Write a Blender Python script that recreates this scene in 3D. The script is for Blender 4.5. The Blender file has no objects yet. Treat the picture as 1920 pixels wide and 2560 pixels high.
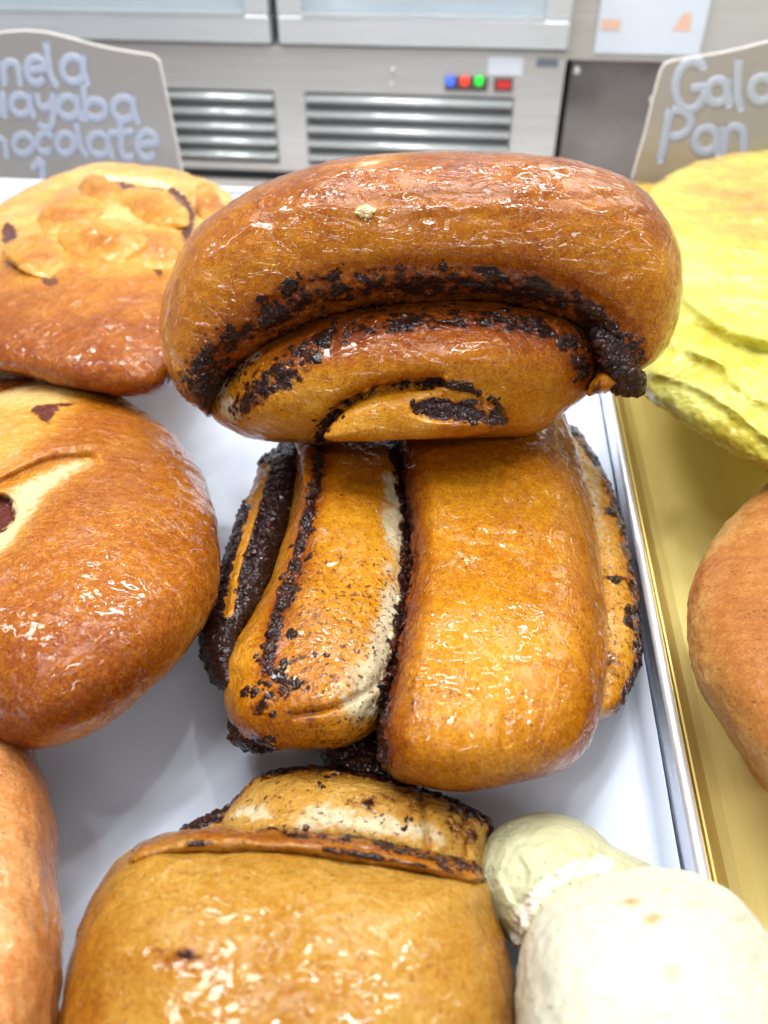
import bpy, bmesh, math, random
import numpy as np
from mathutils import Vector, Matrix
from mathutils.bvhtree import BVHTree

random.seed(7); RS = np.random.RandomState(7)
scene = bpy.context.scene
COL = scene.collection

# ------------------------------------------------------------------ camera, world, lamps
CAMZ = .22
PITCH, YAW = math.radians(40), math.radians(7)
cd = bpy.data.cameras.new('camera'); cam = bpy.data.objects.new('camera', cd); COL.objects.link(cam)
scene.camera = cam
cam.location = (0, 0, CAMZ); cam.rotation_euler = (math.pi/2-PITCH, 0, YAW)
cd.sensor_fit = 'VERTICAL'; cd.sensor_height = 36; cd.lens = 36*1921/2560
cd.clip_start = .01; cd.clip_end = 50
cd.dof.use_dof = True; cd.dof.focus_distance = .235; cd.dof.aperture_fstop = 11; cd.dof.aperture_blades = 0

world = bpy.data.worlds.new('World'); scene.world = world; world.use_nodes = True
wn = world.node_tree.nodes; wl = world.node_tree.links
bg = wn['Background']; bg.inputs['Strength'].default_value = .46
bg.inputs['Color'].default_value = (.90, .93, 1.0, 1)

def area(name, loc, target, sx, sy, power, color=(1, 1, 1)):
    l = bpy.data.lights.new(name, 'AREA'); l.shape = 'RECTANGLE'; l.size = sx; l.size_y = sy
    l.energy = power; l.color = color
    o = bpy.data.objects.new(name, l); COL.objects.link(o); o.location = loc
    o.rotation_euler = (Vector(target)-Vector(loc)).to_track_quat('-Z', 'Y').to_euler()
    return o
area('ceiling_tube_lamp_over', (-.05, .30, 1.05), (-.02, .28, 0), 1.0, .014, 6.5, (.97, .98, 1))
area('ceiling_tube_lamp_back', (-.1, 1.38, 1.05), (-.02, .25, .05), 1.3, .022, 9, (.95, .98, 1))
area('ceiling_panel_lamp', (-.75, .75, 1.3), (0, .25, .05), .4, .28, 13, (1, .99, .97))
area('shop_window_light', (.35, -.55, .85), (0, .3, .06), .6, .08, 3.6, (1, .97, .93))
area('small_spot_lamp', (-.12, -.02, .75), (0, .28, .07), .045, .03, .5, (1, 1, 1))
area('added_tray_fill', (.62, 1.35, .85), (.15, .3, .0), .7, .5, 7, (1, .97, .88))  # added fill panel, makes a bright reflection in the right tray's base
area('ceiling_tube_lamp_middle', (-.05, .62, 1.05), (-.02, .15, .05), .9, .012, 3.0, (.97, .98, 1))
area('ceiling_tube_lamp_beyond', (-.05, .90, 1.05), (-.02, .15, .05), .7, .045, 7.0, (.97, .98, 1))
area('added_side_glint_left', (-.62, .45, .95), (0, .2, .05), .014, 1.0, 2.2, (.96, .98, 1))  # added unseen strip, draws contour highlights on left-facing glaze edges
area('added_side_glint_right', (.70, .50, .95), (0, .2, .05), .014, 1.0, 2.2, (1, .98, .96))  # added unseen strip, same contour highlights for right-facing edges
area('added_glint_spot', (.12, .25, .9), (.05, .3, .05), .03, .03, 1.0, (1, .98, .94))  # added small source, only there to put more glints on the glaze
area('added_fridge_fill', (-.1, .2, .9), (-.1, 1.1, .05), .5, .05, 4., (1, 1, 1))  # added fill aimed at the fridge to brighten the background

vs = scene.view_settings
vs.view_transform = 'Standard'; vs.look = 'None'; vs.exposure = -.36; vs.gamma = 1
try: vs.use_curve_mapping = False
except Exception: pass
scene.render.engine = 'CYCLES'

# ------------------------------------------------------------------ photograph measures -> rays
FP = 1921/1.1573
_F = np.array([-math.sin(YAW)*math.cos(PITCH), math.cos(YAW)*math.cos(PITCH), -math.sin(PITCH)])
_R = np.array([math.cos(YAW), math.sin(YAW), 0.]); _U = np.cross(_R, _F)
CAM = np.array([0, 0, CAMZ])
def rays(px, py):
    px = np.asarray(px, float); py = np.asarray(py, float)
    d = _F+np.multiply.outer((px-829.5)/FP, _R)-np.multiply.outer((py-1106)/FP, _U)
    return d/np.linalg.norm(d, axis=-1, keepdims=True)
def on_plane(px, py, plane):
    p0, n = np.array(plane[0], float), np.array(plane[1], float)
    d = rays(px, py); t = ((p0-CAM)@n)/(d@n)
    return d, t
def level(z): return ((0, 0, z), (0, 0, 1))
def pt(px, py, plane):
    d, t = on_plane(px, py, plane); return CAM+d*np.asarray(t)[..., None]

# ------------------------------------------------------------------ numpy noise
_perm = RS.permutation(512); _perm = np.concatenate([_perm]*3)
_grad = RS.normal(size=(512, 3)); _grad /= np.linalg.norm(_grad, axis=1)[:, None]
def noise3(P):
    i = np.floor(P).astype(int); f = P-i; u = f*f*f*(f*(f*6-15)+10); out = 0
    i &= 255
    for a in (0, 1):
        for b in (0, 1):
            for c in (0, 1):
                h = _perm[_perm[_perm[(i[:, 0]+a) & 255]+((i[:, 1]+b) & 255)]+((i[:, 2]+c) & 255)] & 511
                g = _grad[h]; d = f-np.array([a, b, c])
                w = (u[:, 0] if a else 1-u[:, 0])*(u[:, 1] if b else 1-u[:, 1])*(u[:, 2] if c else 1-u[:, 2])
                out = out+w*(g*d).sum(1)
    return out
def fbm(P, scale, octv=3, seed=0):
    v = 0; a = 1
    for o in range(octv):
        v = v+a*noise3(P*scale+seed*17.3+o*5.1); scale *= 2.03; a *= .5
    return v
def sstep(a, b, x):
    t = np.clip((x-a)/(b-a), 0, 1); return t*t*(3-2*t)

# ------------------------------------------------------------------ curves in photograph measures
def catmull(pts, n, closed):
    p = np.array(pts, float); m = len(p)
    if closed: q = np.vstack([p[-1], p, p[0], p[1]]); segs = m
    else: q = np.vstack([2*p[0]-p[1], p, 2*p[-1]-p[-2]]); segs = m-1
    out = []
    for i in range(segs):
        a, b, c, d = q[i:i+4]; t = np.linspace(0, 1, 24, endpoint=False)[:, None]
        out.append(.5*((2*b)+(-a+c)*t+(2*a-5*b+4*c-d)*t*t+(-a+3*b-3*c+d)*t**3))
    out = np.vstack(out+[p[:1] if closed else p[-1:]])
    L = np.r_[0, np.cumsum(np.linalg.norm(np.diff(out, axis=0), axis=1))]
    s = np.linspace(0, L[-1], n, endpoint=not closed)
    return np.stack([np.interp(s, L, out[:, k]) for k in range(out.shape[1])], 1)
def dist(px, py, pts, closed=False):
    p = catmull(pts, max(24, len(pts)*6), closed)
    if closed: p = np.vstack([p, p[:1]])
    best = np.full(px.shape, 1e9)
    for a, b in zip(p[:-1], p[1:]):
        ab = b-a; t = np.clip(((px-a[0])*ab[0]+(py-a[1])*ab[1])/(ab@ab+1e-9), 0, 1)
        best = np.minimum(best, (px-a[0]-t*ab[0])**2+(py-a[1]-t*ab[1])**2)
    return np.sqrt(best)
def band(px, py, pts, w): return np.exp(-(dist(px, py, pts)/w)**2)
def inside(px, py, pts):
    p = catmull(pts, len(pts)*6, True); r = np.zeros(px.shape, bool); j = len(p)-1
    for i in range(len(p)):
        xi, yi = p[i]; xj, yj = p[j]
        c = ((yi > py) != (yj > py)) & (px < (xj-xi)*(py-yi)/(yj-yi+1e-12)+xi); r ^= c; j = i
    return r
def zone(px, py, pts, soft):
    d = dist(px, py, pts, True); return sstep(-soft, soft, np.where(inside(px, py, pts), d, -d))
def blob(px, py, cx, cy, rx, ry, ang=0):
    c, s = math.cos(math.radians(ang)), math.sin(math.radians(ang))
    u = ((px-cx)*c+(py-cy)*s)/rx; v = (-(px-cx)*s+(py-cy)*c)/ry
    return np.exp(-(u*u+v*v))

# ------------------------------------------------------------------ object helpers
def empty(name, loc, label, cat, group=None):
    o = bpy.data.objects.new(name, None); COL.objects.link(o); o.location = loc
    o.empty_display_size = .02
    tag(o, label, cat, group); return o
def tag(o, label=None, cat=None, group=None, kind=None):
    if label: o['label'] = label
    if cat: o['category'] = cat
    if group: o['group'] = group
    if kind: o['kind'] = kind
    return o
def worldloc(o):
    v = np.zeros(3)
    while o is not None: v += np.array(o.location); o = o.parent
    return v
def mesh_obj(name, V, Fc, mat, parent=None, smooth=True, at=None):
    """V in world metres; the object's origin sits at its parent's (or at `at`)."""
    base = worldloc(parent) if parent is not None else np.array(at if at is not None else (0, 0, 0), float)
    me = bpy.data.meshes.new(name)
    me.from_pydata((np.asarray(V)-base).tolist(), [], [tuple(f) for f in Fc]); me.update()
    if smooth: me.shade_smooth()
    if mat: me.materials.append(mat)
    o = bpy.data.objects.new(name, me); COL.objects.link(o)
    if parent is not None: o.parent = parent
    else: o.location = base
    return o
def set_attr(o, name, arr):
    a = o.data.attributes.new(name, 'FLOAT', 'POINT'); a.data.foreach_set('value', np.asarray(arr, np.float32))
def normals(o):
    n = np.zeros(len(o.data.vertices)*3, np.float32); o.data.vertex_normals.foreach_get('vector', n); return n.reshape(-1, 3)

BVHS = []
def finish(name, V, Fc, px, py, dirs, mat, parent, feat, grow=.0012, lump=.0008, seed=1, hero=True, edge=0, zmin=.0006):
    ft = dict(tone=.55, choc=0, pale=0, push=0, rough=0, fleck=0)
    if feat: ft.update(feat(px, py, V))
    z = np.zeros(len(V))
    ft = {k: z+v for k, v in ft.items()}
    V = V-dirs*ft['push'][:, None]
    o = mesh_obj(name, V, Fc, mat, parent)
    N = normals(o)
    d = grow*fbm(V, 38, 3, seed)+grow*.22*fbm(V, 190, 2, seed+3)
    cm = sstep(.30, .60, ft['choc']+.8*fbm(V, 230, 3, seed+5))*sstep(.05, .3, ft['choc'])
    d = d+cm*(lump*.3+lump*1.5*np.abs(fbm(V, 300, 3, seed+9)))
    d = d+ft['rough']*.0012*fbm(V, 260, 3, seed+11)
    V = V+N*d[:, None]
    V[:, 2] = np.where(V[:, 2] < zmin, zmin+.0*V[:, 2], V[:, 2])
    base = worldloc(parent)
    o.data.vertices.foreach_set('co', (V-base).astype(np.float32).ravel()); o.data.update()
    for k in ('tone', 'choc', 'pale', 'fleck'): set_attr(o, k, ft[k])
    if hero: BVHS.append((parent, BVHTree.FromPolygons(V.tolist(), [tuple(f) for f in Fc])))
    return o

def dome(name, outline, plane, bf, bb, mat, parent, feat=None, center=None, k=2.2, q=2., nr=90, nphi=360, **kw):
    """closed cushion: a smooth outline, swelling bf in front of and bb behind the plane it is drawn on"""
    out = catmull(outline, nphi, True)
    c = np.array(center if center is not None else out.mean(0))
    rr = np.sin(np.linspace(0, 1, nr+1)[1:]*math.pi/2)
    px = [np.array([c[0]])]; py = [np.array([c[1]])]; bl = [np.array([bf])]; R0 = [np.zeros(1)]
    for r in rr:
        px.append(c[0]+r*(out[:, 0]-c[0])); py.append(c[1]+r*(out[:, 1]-c[1]))
        bl.append(np.full(nphi, bf*max(0, 1-r**k)**(1/q)))
    for r in rr[:-1][::-1]:
        px.append(c[0]+r*(out[:, 0]-c[0])); py.append(c[1]+r*(out[:, 1]-c[1]))
        bl.append(np.full(nphi, -bb*max(0, 1-r**k)**(1/q)))
    px.append(np.array([c[0]])); py.append(np.array([c[1]])); bl.append(np.array([-bb]))
    px = np.concatenate(px); py = np.concatenate(py); bl = np.concatenate(bl)
    d, t = on_plane(px, py, plane)
    V = CAM+d*(t-bl)[:, None]
    rings = 2*nr-1; Fc = []; n = nphi
    idx = np.arange(n); nx = (idx+1) % n
    Fc += [(0, 1+b, 1+a) for a, b in zip(idx, nx)]
    for r in range(rings-1):
        a0 = 1+r*n; b0 = a0+n
        Fc += np.stack([a0+idx, a0+nx, b0+nx, b0+idx], 1).tolist()
    last = len(V)-1; a0 = 1+(rings-1)*n
    Fc += [(last, a0+a, a0+b) for a, b in zip(idx, nx)]
    # outlines are drawn clockwise or not: orient by area
    ar = np.sum(out[:, 0]*np.roll(out[:, 1], -1)-out[:, 1]*np.roll(out[:, 0], -1))
    if ar < 0: Fc = [tuple(f[::-1]) for f in Fc]
    return finish(name, V, Fc, px, py, d, mat, parent, feat, **kw)

def strip(name, A, B, plane, bf, bb, mat, parent, feat=None, cap=.08, p=1., q=1., ns=260, nt=120, shift=0., **kw):
    """closed loaf swept between two edges"""
    a = catmull(A, ns, False); b = catmull(B, ns, False)
    s = np.linspace(0, 1, ns)
    e = np.minimum(1, np.minimum(s, 1-s)/cap); e = np.sqrt(np.clip(1-(1-e)**2, 0, 1)); e[0] = e[-1] = .02
    th = np.linspace(0, 2*math.pi, nt, endpoint=False)
    co = np.sign(np.cos(th))*np.abs(np.cos(th))**p; si = np.sign(np.sin(th))*np.abs(np.sin(th))**q
    mid = (a+b)/2; hf = (a-b)/2
    px = (mid[:, 0:1]+hf[:, 0:1]*e[:, None]*co).ravel(); py = (mid[:, 1:2]+hf[:, 1:2]*e[:, None]*co).ravel()
    bfs = np.interp(s, np.linspace(0, 1, len(np.atleast_1d(bf))), np.atleast_1d(bf)) if np.ndim(bf) else np.full(ns, bf)
    bl = (np.where(si > 0, bfs[:, None]*si, bb*si)*np.sqrt(e)[:, None]+shift).ravel()
    d, t = on_plane(px, py, plane); V = CAM+d*(t-bl)[:, None]
    idx = np.arange(nt); nx = (idx+1) % nt; Fc = []
    for r in range(ns-1):
        a0 = r*nt; b0 = a0+nt
        Fc += np.stack([a0+idx, b0+idx, b0+nx, a0+nx], 1).tolist()
    Fc.append(tuple(idx)); Fc.append(tuple((ns-1)*nt+idx[::-1]))
    # orientation test on the first front quad
    m = bpy.data.meshes.new('probe'); i = (ns//2)*nt+nt//4
    q1, q2, q3 = V[i], V[i+nt], V[i+nt+1]
    nrm = np.cross(q2-q1, q3-q1); bpy.data.meshes.remove(m)
    if nrm@d[i] > 0: Fc = [tuple(f[::-1]) for f in Fc]
    return finish(name, V, Fc, px, py, d, mat, parent, feat, **kw)

# icosphere template for clumps
_bm = bmesh.new(); bmesh.ops.create_icosphere(_bm, subdivisions=3, radius=1)
ICO_V = np.array([v.co[:] for v in _bm.verts]); ICO_F = [tuple(v.index for v in f.verts) for f in _bm.faces]; _bm.free()
def clumps(name, runs, parent, mat, bvhs, seed=0, sink=.35):
    """gritty filling: runs = [(points, spread px, count, rmin, rmax mm)], set down on the surface it sticks to"""
    rs = np.random.RandomState(seed); VV = []; FF = []; off = 0
    for pts, spread, cnt, r0, r1 in runs:
        c = catmull(pts, 400, False)
        cnt = int(cnt*.6)
        cen = [c[rs.randint(400)]+rs.normal(size=2)*spread*.6 for _ in range(max(3, cnt//7))]
        for i in range(cnt):
            p = (c[rs.randint(400)] if i % 4 == 0 else cen[rs.randint(len(cen))])+rs.normal(size=2)*(spread if i % 4 == 0 else min(spread, 8))
            d = rays(p[0], p[1]); best = None
            for bv in bvhs:
                h = bv.ray_cast(Vector(CAM), Vector(d))
                if h[0] is not None and (best is None or h[3] < best[3]): best = h
            if best is None: continue
            n = np.array(best[1]); n = n if n@d < 0 else -n
            r = (r0+(r1-r0)*rs.rand()**2)/1000
            sc = .55+.9*rs.rand(3)
            Q, _ = np.linalg.qr(rs.normal(size=(3, 3)))
            v = (ICO_V*sc)@Q.T
            v = v*(1+.75*fbm(v+rs.rand()*50, 1.3, 3, 1))[:, None]
            v = v-np.outer(v@n, n)*.45
            VV.append(v*r+np.array(best[0])-n*r*sink+n*.0); FF += [tuple(k+off for k in f) for f in ICO_F]; off += len(v)
    if not VV: return None
    return mesh_obj(name, np.vstack(VV), FF, mat, parent)

# ------------------------------------------------------------------ materials
class NT:
    def __init__(s, name):
        s.m = bpy.data.materials.new(name); s.m.use_nodes = True; s.t = s.m.node_tree; s.n = s.t.nodes; s.l = s.t.links
        s.b = s.n['Principled BSDF']; s.tc = s.n.new('ShaderNodeTexCoord').outputs['Object']
    def link(s, a, b):
        if hasattr(a, 'links') or hasattr(a, 'is_linked'): s.l.new(a, b)
        else: b.default_value = a
    def math(s, op, a, b=0., c=None, clamp=False):
        x = s.n.new('ShaderNodeMath'); x.operation = op; x.use_clamp = clamp
        s.link(a, x.inputs[0]); s.link(b, x.inputs[1])
        if c is not None: s.link(c, x.inputs[2])
        return x.outputs[0]
    def noise(s, scale, detail=3, rough=.5, dist=0., seed=0., vec=None, stretch=None):
        mp = s.n.new('ShaderNodeMapping'); s.l.new(vec or s.tc, mp.inputs[0]); mp.inputs['Location'].default_value = (seed*.37, seed*.21, seed*.13)
        if stretch: mp.inputs['Scale'].default_value = stretch
        x = s.n.new('ShaderNodeTexNoise'); x.inputs['Scale'].default_value = scale; x.inputs['Detail'].default_value = detail
        x.inputs['Roughness'].default_value = rough; x.inputs['Distortion'].default_value = dist
        s.l.new(mp.outputs[0], x.inputs['Vector']); return x.outputs['Fac']
    def voro(s, scale, feature='F1', rnd=1., seed=0.):
        mp = s.n.new('ShaderNodeMapping'); s.l.new(s.tc, mp.inputs[0]); mp.inputs['Location'].default_value = (seed*.37, seed*.21, seed*.13)
        x = s.n.new('ShaderNodeTexVoronoi'); x.feature = feature; x.inputs['Scale'].default_value = scale; x.inputs['Randomness'].default_value = rnd
        s.l.new(mp.outputs[0], x.inputs['Vector']); return x.outputs['Distance']
    def step(s, x, a, b, lo=0., hi=1.):
        m = s.n.new('ShaderNodeMapRange'); m.interpolation_type = 'SMOOTHSTEP'
        s.link(x, m.inputs['Value']); m.inputs['From Min'].default_value = a; m.inputs['From Max'].default_value = b
        m.inputs['To Min'].default_value = lo; m.inputs['To Max'].default_value = hi; return m.outputs['Result']
    def ramp(s, x, stops):
        r = s.n.new('ShaderNodeValToRGB'); s.l.new(x, r.inputs[0]); e = r.color_ramp.elements
        while len(e) < len(stops): e.new(.5)
        for i, (p, c) in enumerate(stops): e[i].position = p; e[i].color = (*c, 1)
        return r.outputs[0]
    def mix(s, f, a, b):
        x = s.n.new('ShaderNodeMix'); x.data_type = 'RGBA'
        s.link(f, x.inputs['Factor'])
        for v, i in ((a, 'A'), (b, 'B')):
            k = [q for q in x.inputs if q.name == i and q.type == 'RGBA'][0]
            if isinstance(v, tuple): k.default_value = (*v, 1)
            else: s.l.new(v, k)
        return [o for o in x.outputs if o.type == 'RGBA'][0]
    def attr(s, name):
        a = s.n.new('ShaderNodeAttribute'); a.attribute_name = name; return a.outputs['Fac']
    def bump(s, h, dist, strength=1., normal=None):
        b = s.n.new('ShaderNodeBump'); s.link(h, b.inputs['Height']); b.inputs['Distance'].default_value = dist
        b.inputs['Strength'].default_value = strength
        if normal: s.l.new(normal, b.inputs['Normal'])
        return b.outputs['Normal']
    def set(s, **k):
        for a, v in k.items():
            i = s.b.inputs[a.replace('_', ' ')]
            if isinstance(v, tuple): i.default_value = (*v, 1) if len(v) == 3 and i.type == 'RGBA' else v
            else: s.link(v, i)
        return s

CHOC = (.022, .0065, .0045)
def bread(name, stops, seed=0., coat=1., crumb=(.52, .44, .27), speck=.5, chocol=CHOC, fine=.85, mott=.5, brush=(1, 1, 1), dull=.5, grain=.00036, wet=.00072, sss=.0):
    s = NT(name)
    n1 = s.noise(42, 4, .55, seed=seed); n2 = s.noise(330, 4, .6, seed=seed+1); n3 = s.noise(1150, 4, .7, seed=seed+2)
    t = s.math('ADD', s.attr('tone'), s.math('MULTIPLY', s.math('SUBTRACT', n1, .5), mott))
    t = s.math('ADD', t, s.math('MULTIPLY', s.math('SUBTRACT', n2, .5), .42))
    t = s.math('ADD', t, s.math('MULTIPLY', s.math('SUBTRACT', n3, .5), fine))
    col = s.ramp(t, stops)
    # pale torn crumb
    pm = s.step(s.math('ADD', s.attr('pale'), s.math('MULTIPLY', s.math('SUBTRACT', n2, .5), .9)), .38, .72)
    col = s.mix(pm, col, crumb)
    # cocoa freckles
    sp = s.noise(620, 3, .6, seed=seed+3); spm = s.step(sp, .60, .68, 0, speck)
    spm = s.math('MULTIPLY', spm, s.step(s.noise(60, 2, seed=seed+8), .42, .6))
    col = s.mix(spm, col, (.10, .022, .008))
    fa = s.math('MULTIPLY', s.attr('fleck'), .62)
    col = s.mix(s.math('MULTIPLY', s.math('MULTIPLY', s.step(s.noise(130, 4, .65, seed=seed+31), .48, .66), fa), .40, clamp=True), col, (.26, .08, .014))
    fk = s.math('ADD', s.noise(560, 4, .7, seed=seed+33), s.math('MULTIPLY', fa, .16))
    col = s.mix(s.math('MULTIPLY', s.step(fk, .64, .70, 0, .85), s.step(fa, .05, .3)), col, (.07, .014, .006))
    po = s.math('MULTIPLY', s.step(s.voro(520, seed=seed+40), .10, .22, 1., 0.), s.step(s.noise(180, 2, seed=seed+41), .50, .60))
    col = s.mix(s.math('MULTIPLY', po, .35), col, (.13, .03, .006))
    # filling smears
    nc = s.noise(240, 5, .62, seed=seed+4)
    ca = s.attr('choc'); cx = s.math('ADD', ca, s.math('MULTIPLY', s.math('SUBTRACT', nc, .5), 2.0))
    cx = s.math('ADD', cx, s.math('MULTIPLY', s.math('SUBTRACT', s.noise(85, 2, .5, seed=seed+20), .5), .9))
    cx = s.math('MULTIPLY', cx, s.step(ca, .02, .30))
    halo = s.step(cx, .14, .46, 0, .85)
    col = s.mix(halo, col, (.13, .024, .0025))
    cm = s.step(cx, .40, .56)
    col = s.mix(cm, col, chocol)
    # glaze: puddled syrup with dull, half dry islands
    g1 = s.noise(62, 3, .55, 1.1, seed=seed+5, stretch=brush)
    isl = s.step(g1, .50, .57)                      # islands
    g2 = s.noise(75, 2, .5, .8, seed=seed+6)
    dry = s.math('MULTIPLY', isl, s.step(g2, .42, .58))
    g3 = s.step(s.noise(150, 3, .55, 1.6, seed=seed+13, stretch=brush), .50, .58)
    rim = s.math('ADD', s.math('MULTIPLY', isl, .62), s.math('MULTIPLY', s.noise(230, 2, .5, .5, seed=seed+7), .09))
    rim = s.math('ADD', rim, s.math('MULTIPLY', g3, .20))
    gg = s.math('MULTIPLY', s.noise(1500, 2, .6, seed=seed+9), dry)
    beads = s.step(s.voro(310, seed=seed), .0, .36, 1., 0.)
    beads = s.math('MULTIPLY', beads, s.step(s.noise(50, 2, seed=seed+11), .5, .62))
    h = s.math('ADD', rim, s.math('MULTIPLY', gg, .22)); h = s.math('ADD', h, s.math('MULTIPLY', beads, .25))
    cn = s.bump(h, wet)
    base_h = s.math('ADD', s.math('MULTIPLY', n3, .5), s.math('MULTIPLY', n2, .6))
    base_h = s.math('SUBTRACT', base_h, s.math('MULTIPLY', po, .9))
    base_h = s.math('ADD', base_h, s.math('MULTIPLY', s.math('MULTIPLY', s.noise(900, 4, .7, seed=seed+12), cm), 3.2))
    bn = s.bump(base_h, grain)
    cr = s.math('ADD', .045, s.math('MULTIPLY', dry, dull*.4))
    s.set(Base_Color=col, Roughness=s.math('SUBTRACT', .52, s.math('MULTIPLY', cm, .16)), Normal=bn, Specular_IOR_Level=.06)
    s.set(Coat_Weight=s.math('MULTIPLY', s.math('SUBTRACT', 1., s.math('MULTIPLY', pm, .55)), coat), Coat_Roughness=cr, Coat_Normal=cn, Coat_IOR=1.36)
    if sss: s.set(Subsurface_Weight=sss, Subsurface_Radius=(1., .45, .15), Subsurface_Scale=.004)
    return s.m

ST_HERO = [(.0, (.62, .38, .10)), (.28, (.52, .225, .008)), (.50, (.36, .116, .002)), (.74, (.20, .038, .0012)), (1., (.06, .009, .001))]
ST_FRONT = [(.0, (.52, .33, .10)), (.30, (.40, .21, .030)), (.52, (.32, .125, .008)), (.75, (.22, .055, .004)), (1., (.08, .014, .002))]
ST_BUN = [(.0, (.72, .48, .17)), (.30, (.56, .26, .03)), (.52, (.37, .115, .006)), (.75, (.21, .042, .003)), (1., (.10, .018, .003))]
ST_YEL = [(.0, (.62, .62, .16)), (.36, (.50, .44, .045)), (.58, (.52, .33, .04)), (.85, (.50, .20, .02)), (1., (.4, .12, .02))]
ST_PALE = [(.0, (.56, .55, .45)), (.35, (.55, .52, .39)), (.65, (.42, .32, .16)), (1., (.5, .32, .12))]
M_TOP = bread('glazed_crust_dark', ST_HERO, 1, brush=(.55, 1.2, 1.6))
M_MID = bread('glazed_crust_golden', ST_HERO, 5, speck=.7, brush=(1.3, .7, 1))
M_FRONT = bread('glazed_crust_honey', ST_FRONT, 9, wet=.0008, brush=(.7, 1.4, 1))
M_BUNB = bread('egg_washed_crust_pale', ST_BUN, 14, crumb=(.74, .62, .36), speck=.1, chocol=(.13, .035, .022), wet=.0007)
M_BUNM = bread('egg_washed_crust', ST_BUN, 19, mott=.3, crumb=(.60, .46, .25), speck=.2, chocol=(.13, .03, .022))
M_BUNF = bread('rosy_crust', [(.0, (.75, .48, .22)), (.5, (.50, .19, .05)), (1., (.26, .07, .02))], 24, speck=.3, coat=.9)
M_YEL = bread('yellow_cheese_crust', ST_YEL, 29, fine=.4, mott=1.0, crumb=(.7, .62, .26), speck=.06, wet=.0007)
M_BUNR = bread('matte_brown_crust', [(.0, (.52, .36, .16)), (.3, (.46, .24, .07)), (.55, (.36, .135, .032)), (1., (.14, .03, .008))], 34, coat=.15, speck=.15, wet=.0001)
M_GRN = bread('moist_pale_dough', [(.0, (.50, .51, .34)), (.5, (.47, .45, .26)), (1., (.66, .50, .2))], 39, fine=.3, coat=.45, crumb=(.66, .60, .50), speck=.0, wet=.0003)
M_WHT = bread('floury_pale_crust', ST_PALE, 44, fine=.25, coat=.0, crumb=(.8, .76, .62), speck=.0, sss=.0)

def gritty():
    s = NT('chocolate_filling'); n = s.noise(700, 4, .7); n2 = s.noise(170, 3)
    s.set(Base_Color=s.ramp(n2, [(.3, (.010, .0035, .003)), (.52, (.026, .008, .005)), (.72, (.09, .018, .005))]),
          Roughness=.5, Normal=s.bump(n, .0006), Coat_Weight=.6, Coat_Roughness=.04, Coat_Normal=s.bump(s.noise(330, 2, seed=4), .0008), Specular_IOR_Level=.1)
    return s.m
M_CHOC = gritty()
def simple(name, col, rough=.5, metal=0., nscale=None, namp=.0, bumpd=0., bscale=400, **kw):
    s = NT(name); c = col
    if nscale:
        n = s.noise(nscale, 4); a = tuple(max(0, x*(1-namp)) for x in col); b = tuple(min(1, x*(1+namp)) for x in col)
        c = s.ramp(n, [(.3, a), (.7, b)])
    s.set(Base_Color=c, Roughness=rough, Metallic=metal)
    if bumpd: s.set(Normal=s.bump(s.noise(bscale, 4), bumpd))
    if kw: s.set(**kw)
    return s.m
def emit(name, col, st):
    s = NT(name); s.set(Base_Color=col, Emission_Color=col, Emission_Strength=st, Roughness=.3); return s.m

# ------------------------------------------------------------------ boxes and plates
def box(V, F, x0, x1, y0, y1, z0, z1):
    o = len(V); V += [(x, y, z) for z in (z0, z1) for y in (y0, y1) for x in (x0, x1)]
    F += [tuple(o+i for i in f) for f in ((0, 2, 3, 1), (4, 5, 7, 6), (0, 1, 5, 4), (2, 6, 7, 3), (0, 4, 6, 2), (1, 3, 7, 5))]
def box_obj(name, bs, mat, parent=None, at=None, bevel=0.):
    V, F = [], []
    for b in bs: box(V, F, *b)
    o = mesh_obj(name, V, F, mat, parent, smooth=False, at=at)
    if bevel:
        m = o.modifiers.new('bevel', 'BEVEL'); m.width = bevel; m.segments = 3; m.limit_method = 'ANGLE'
    return o

# ================================================================== THE SETTING
M_COUNTER = simple('brushed_steel_counter', (.55, .56, .58), .38, .9, 30, .1)
tag(box_obj('counter', [(-1.2, 1.2, -.35, .720, -.05, -.008)], M_COUNTER, at=(0, .2, -.008)), kind='structure')
tag(box_obj('floor', [(-3, 3, .76, 3.2, -.20, -.118)], simple('pale_floor', (.5, .48, .45), .4, 0, 6, .1), at=(0, 1.5, -.15)), kind='structure')
tag(box_obj('wall', [(-3, 3, 2.3, 2.4, -.15, 2.2)], simple('white_wall', (.75, .78, .8), .6, 0, 3, .05), at=(0, 2.3, 0)), kind='structure')

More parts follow.
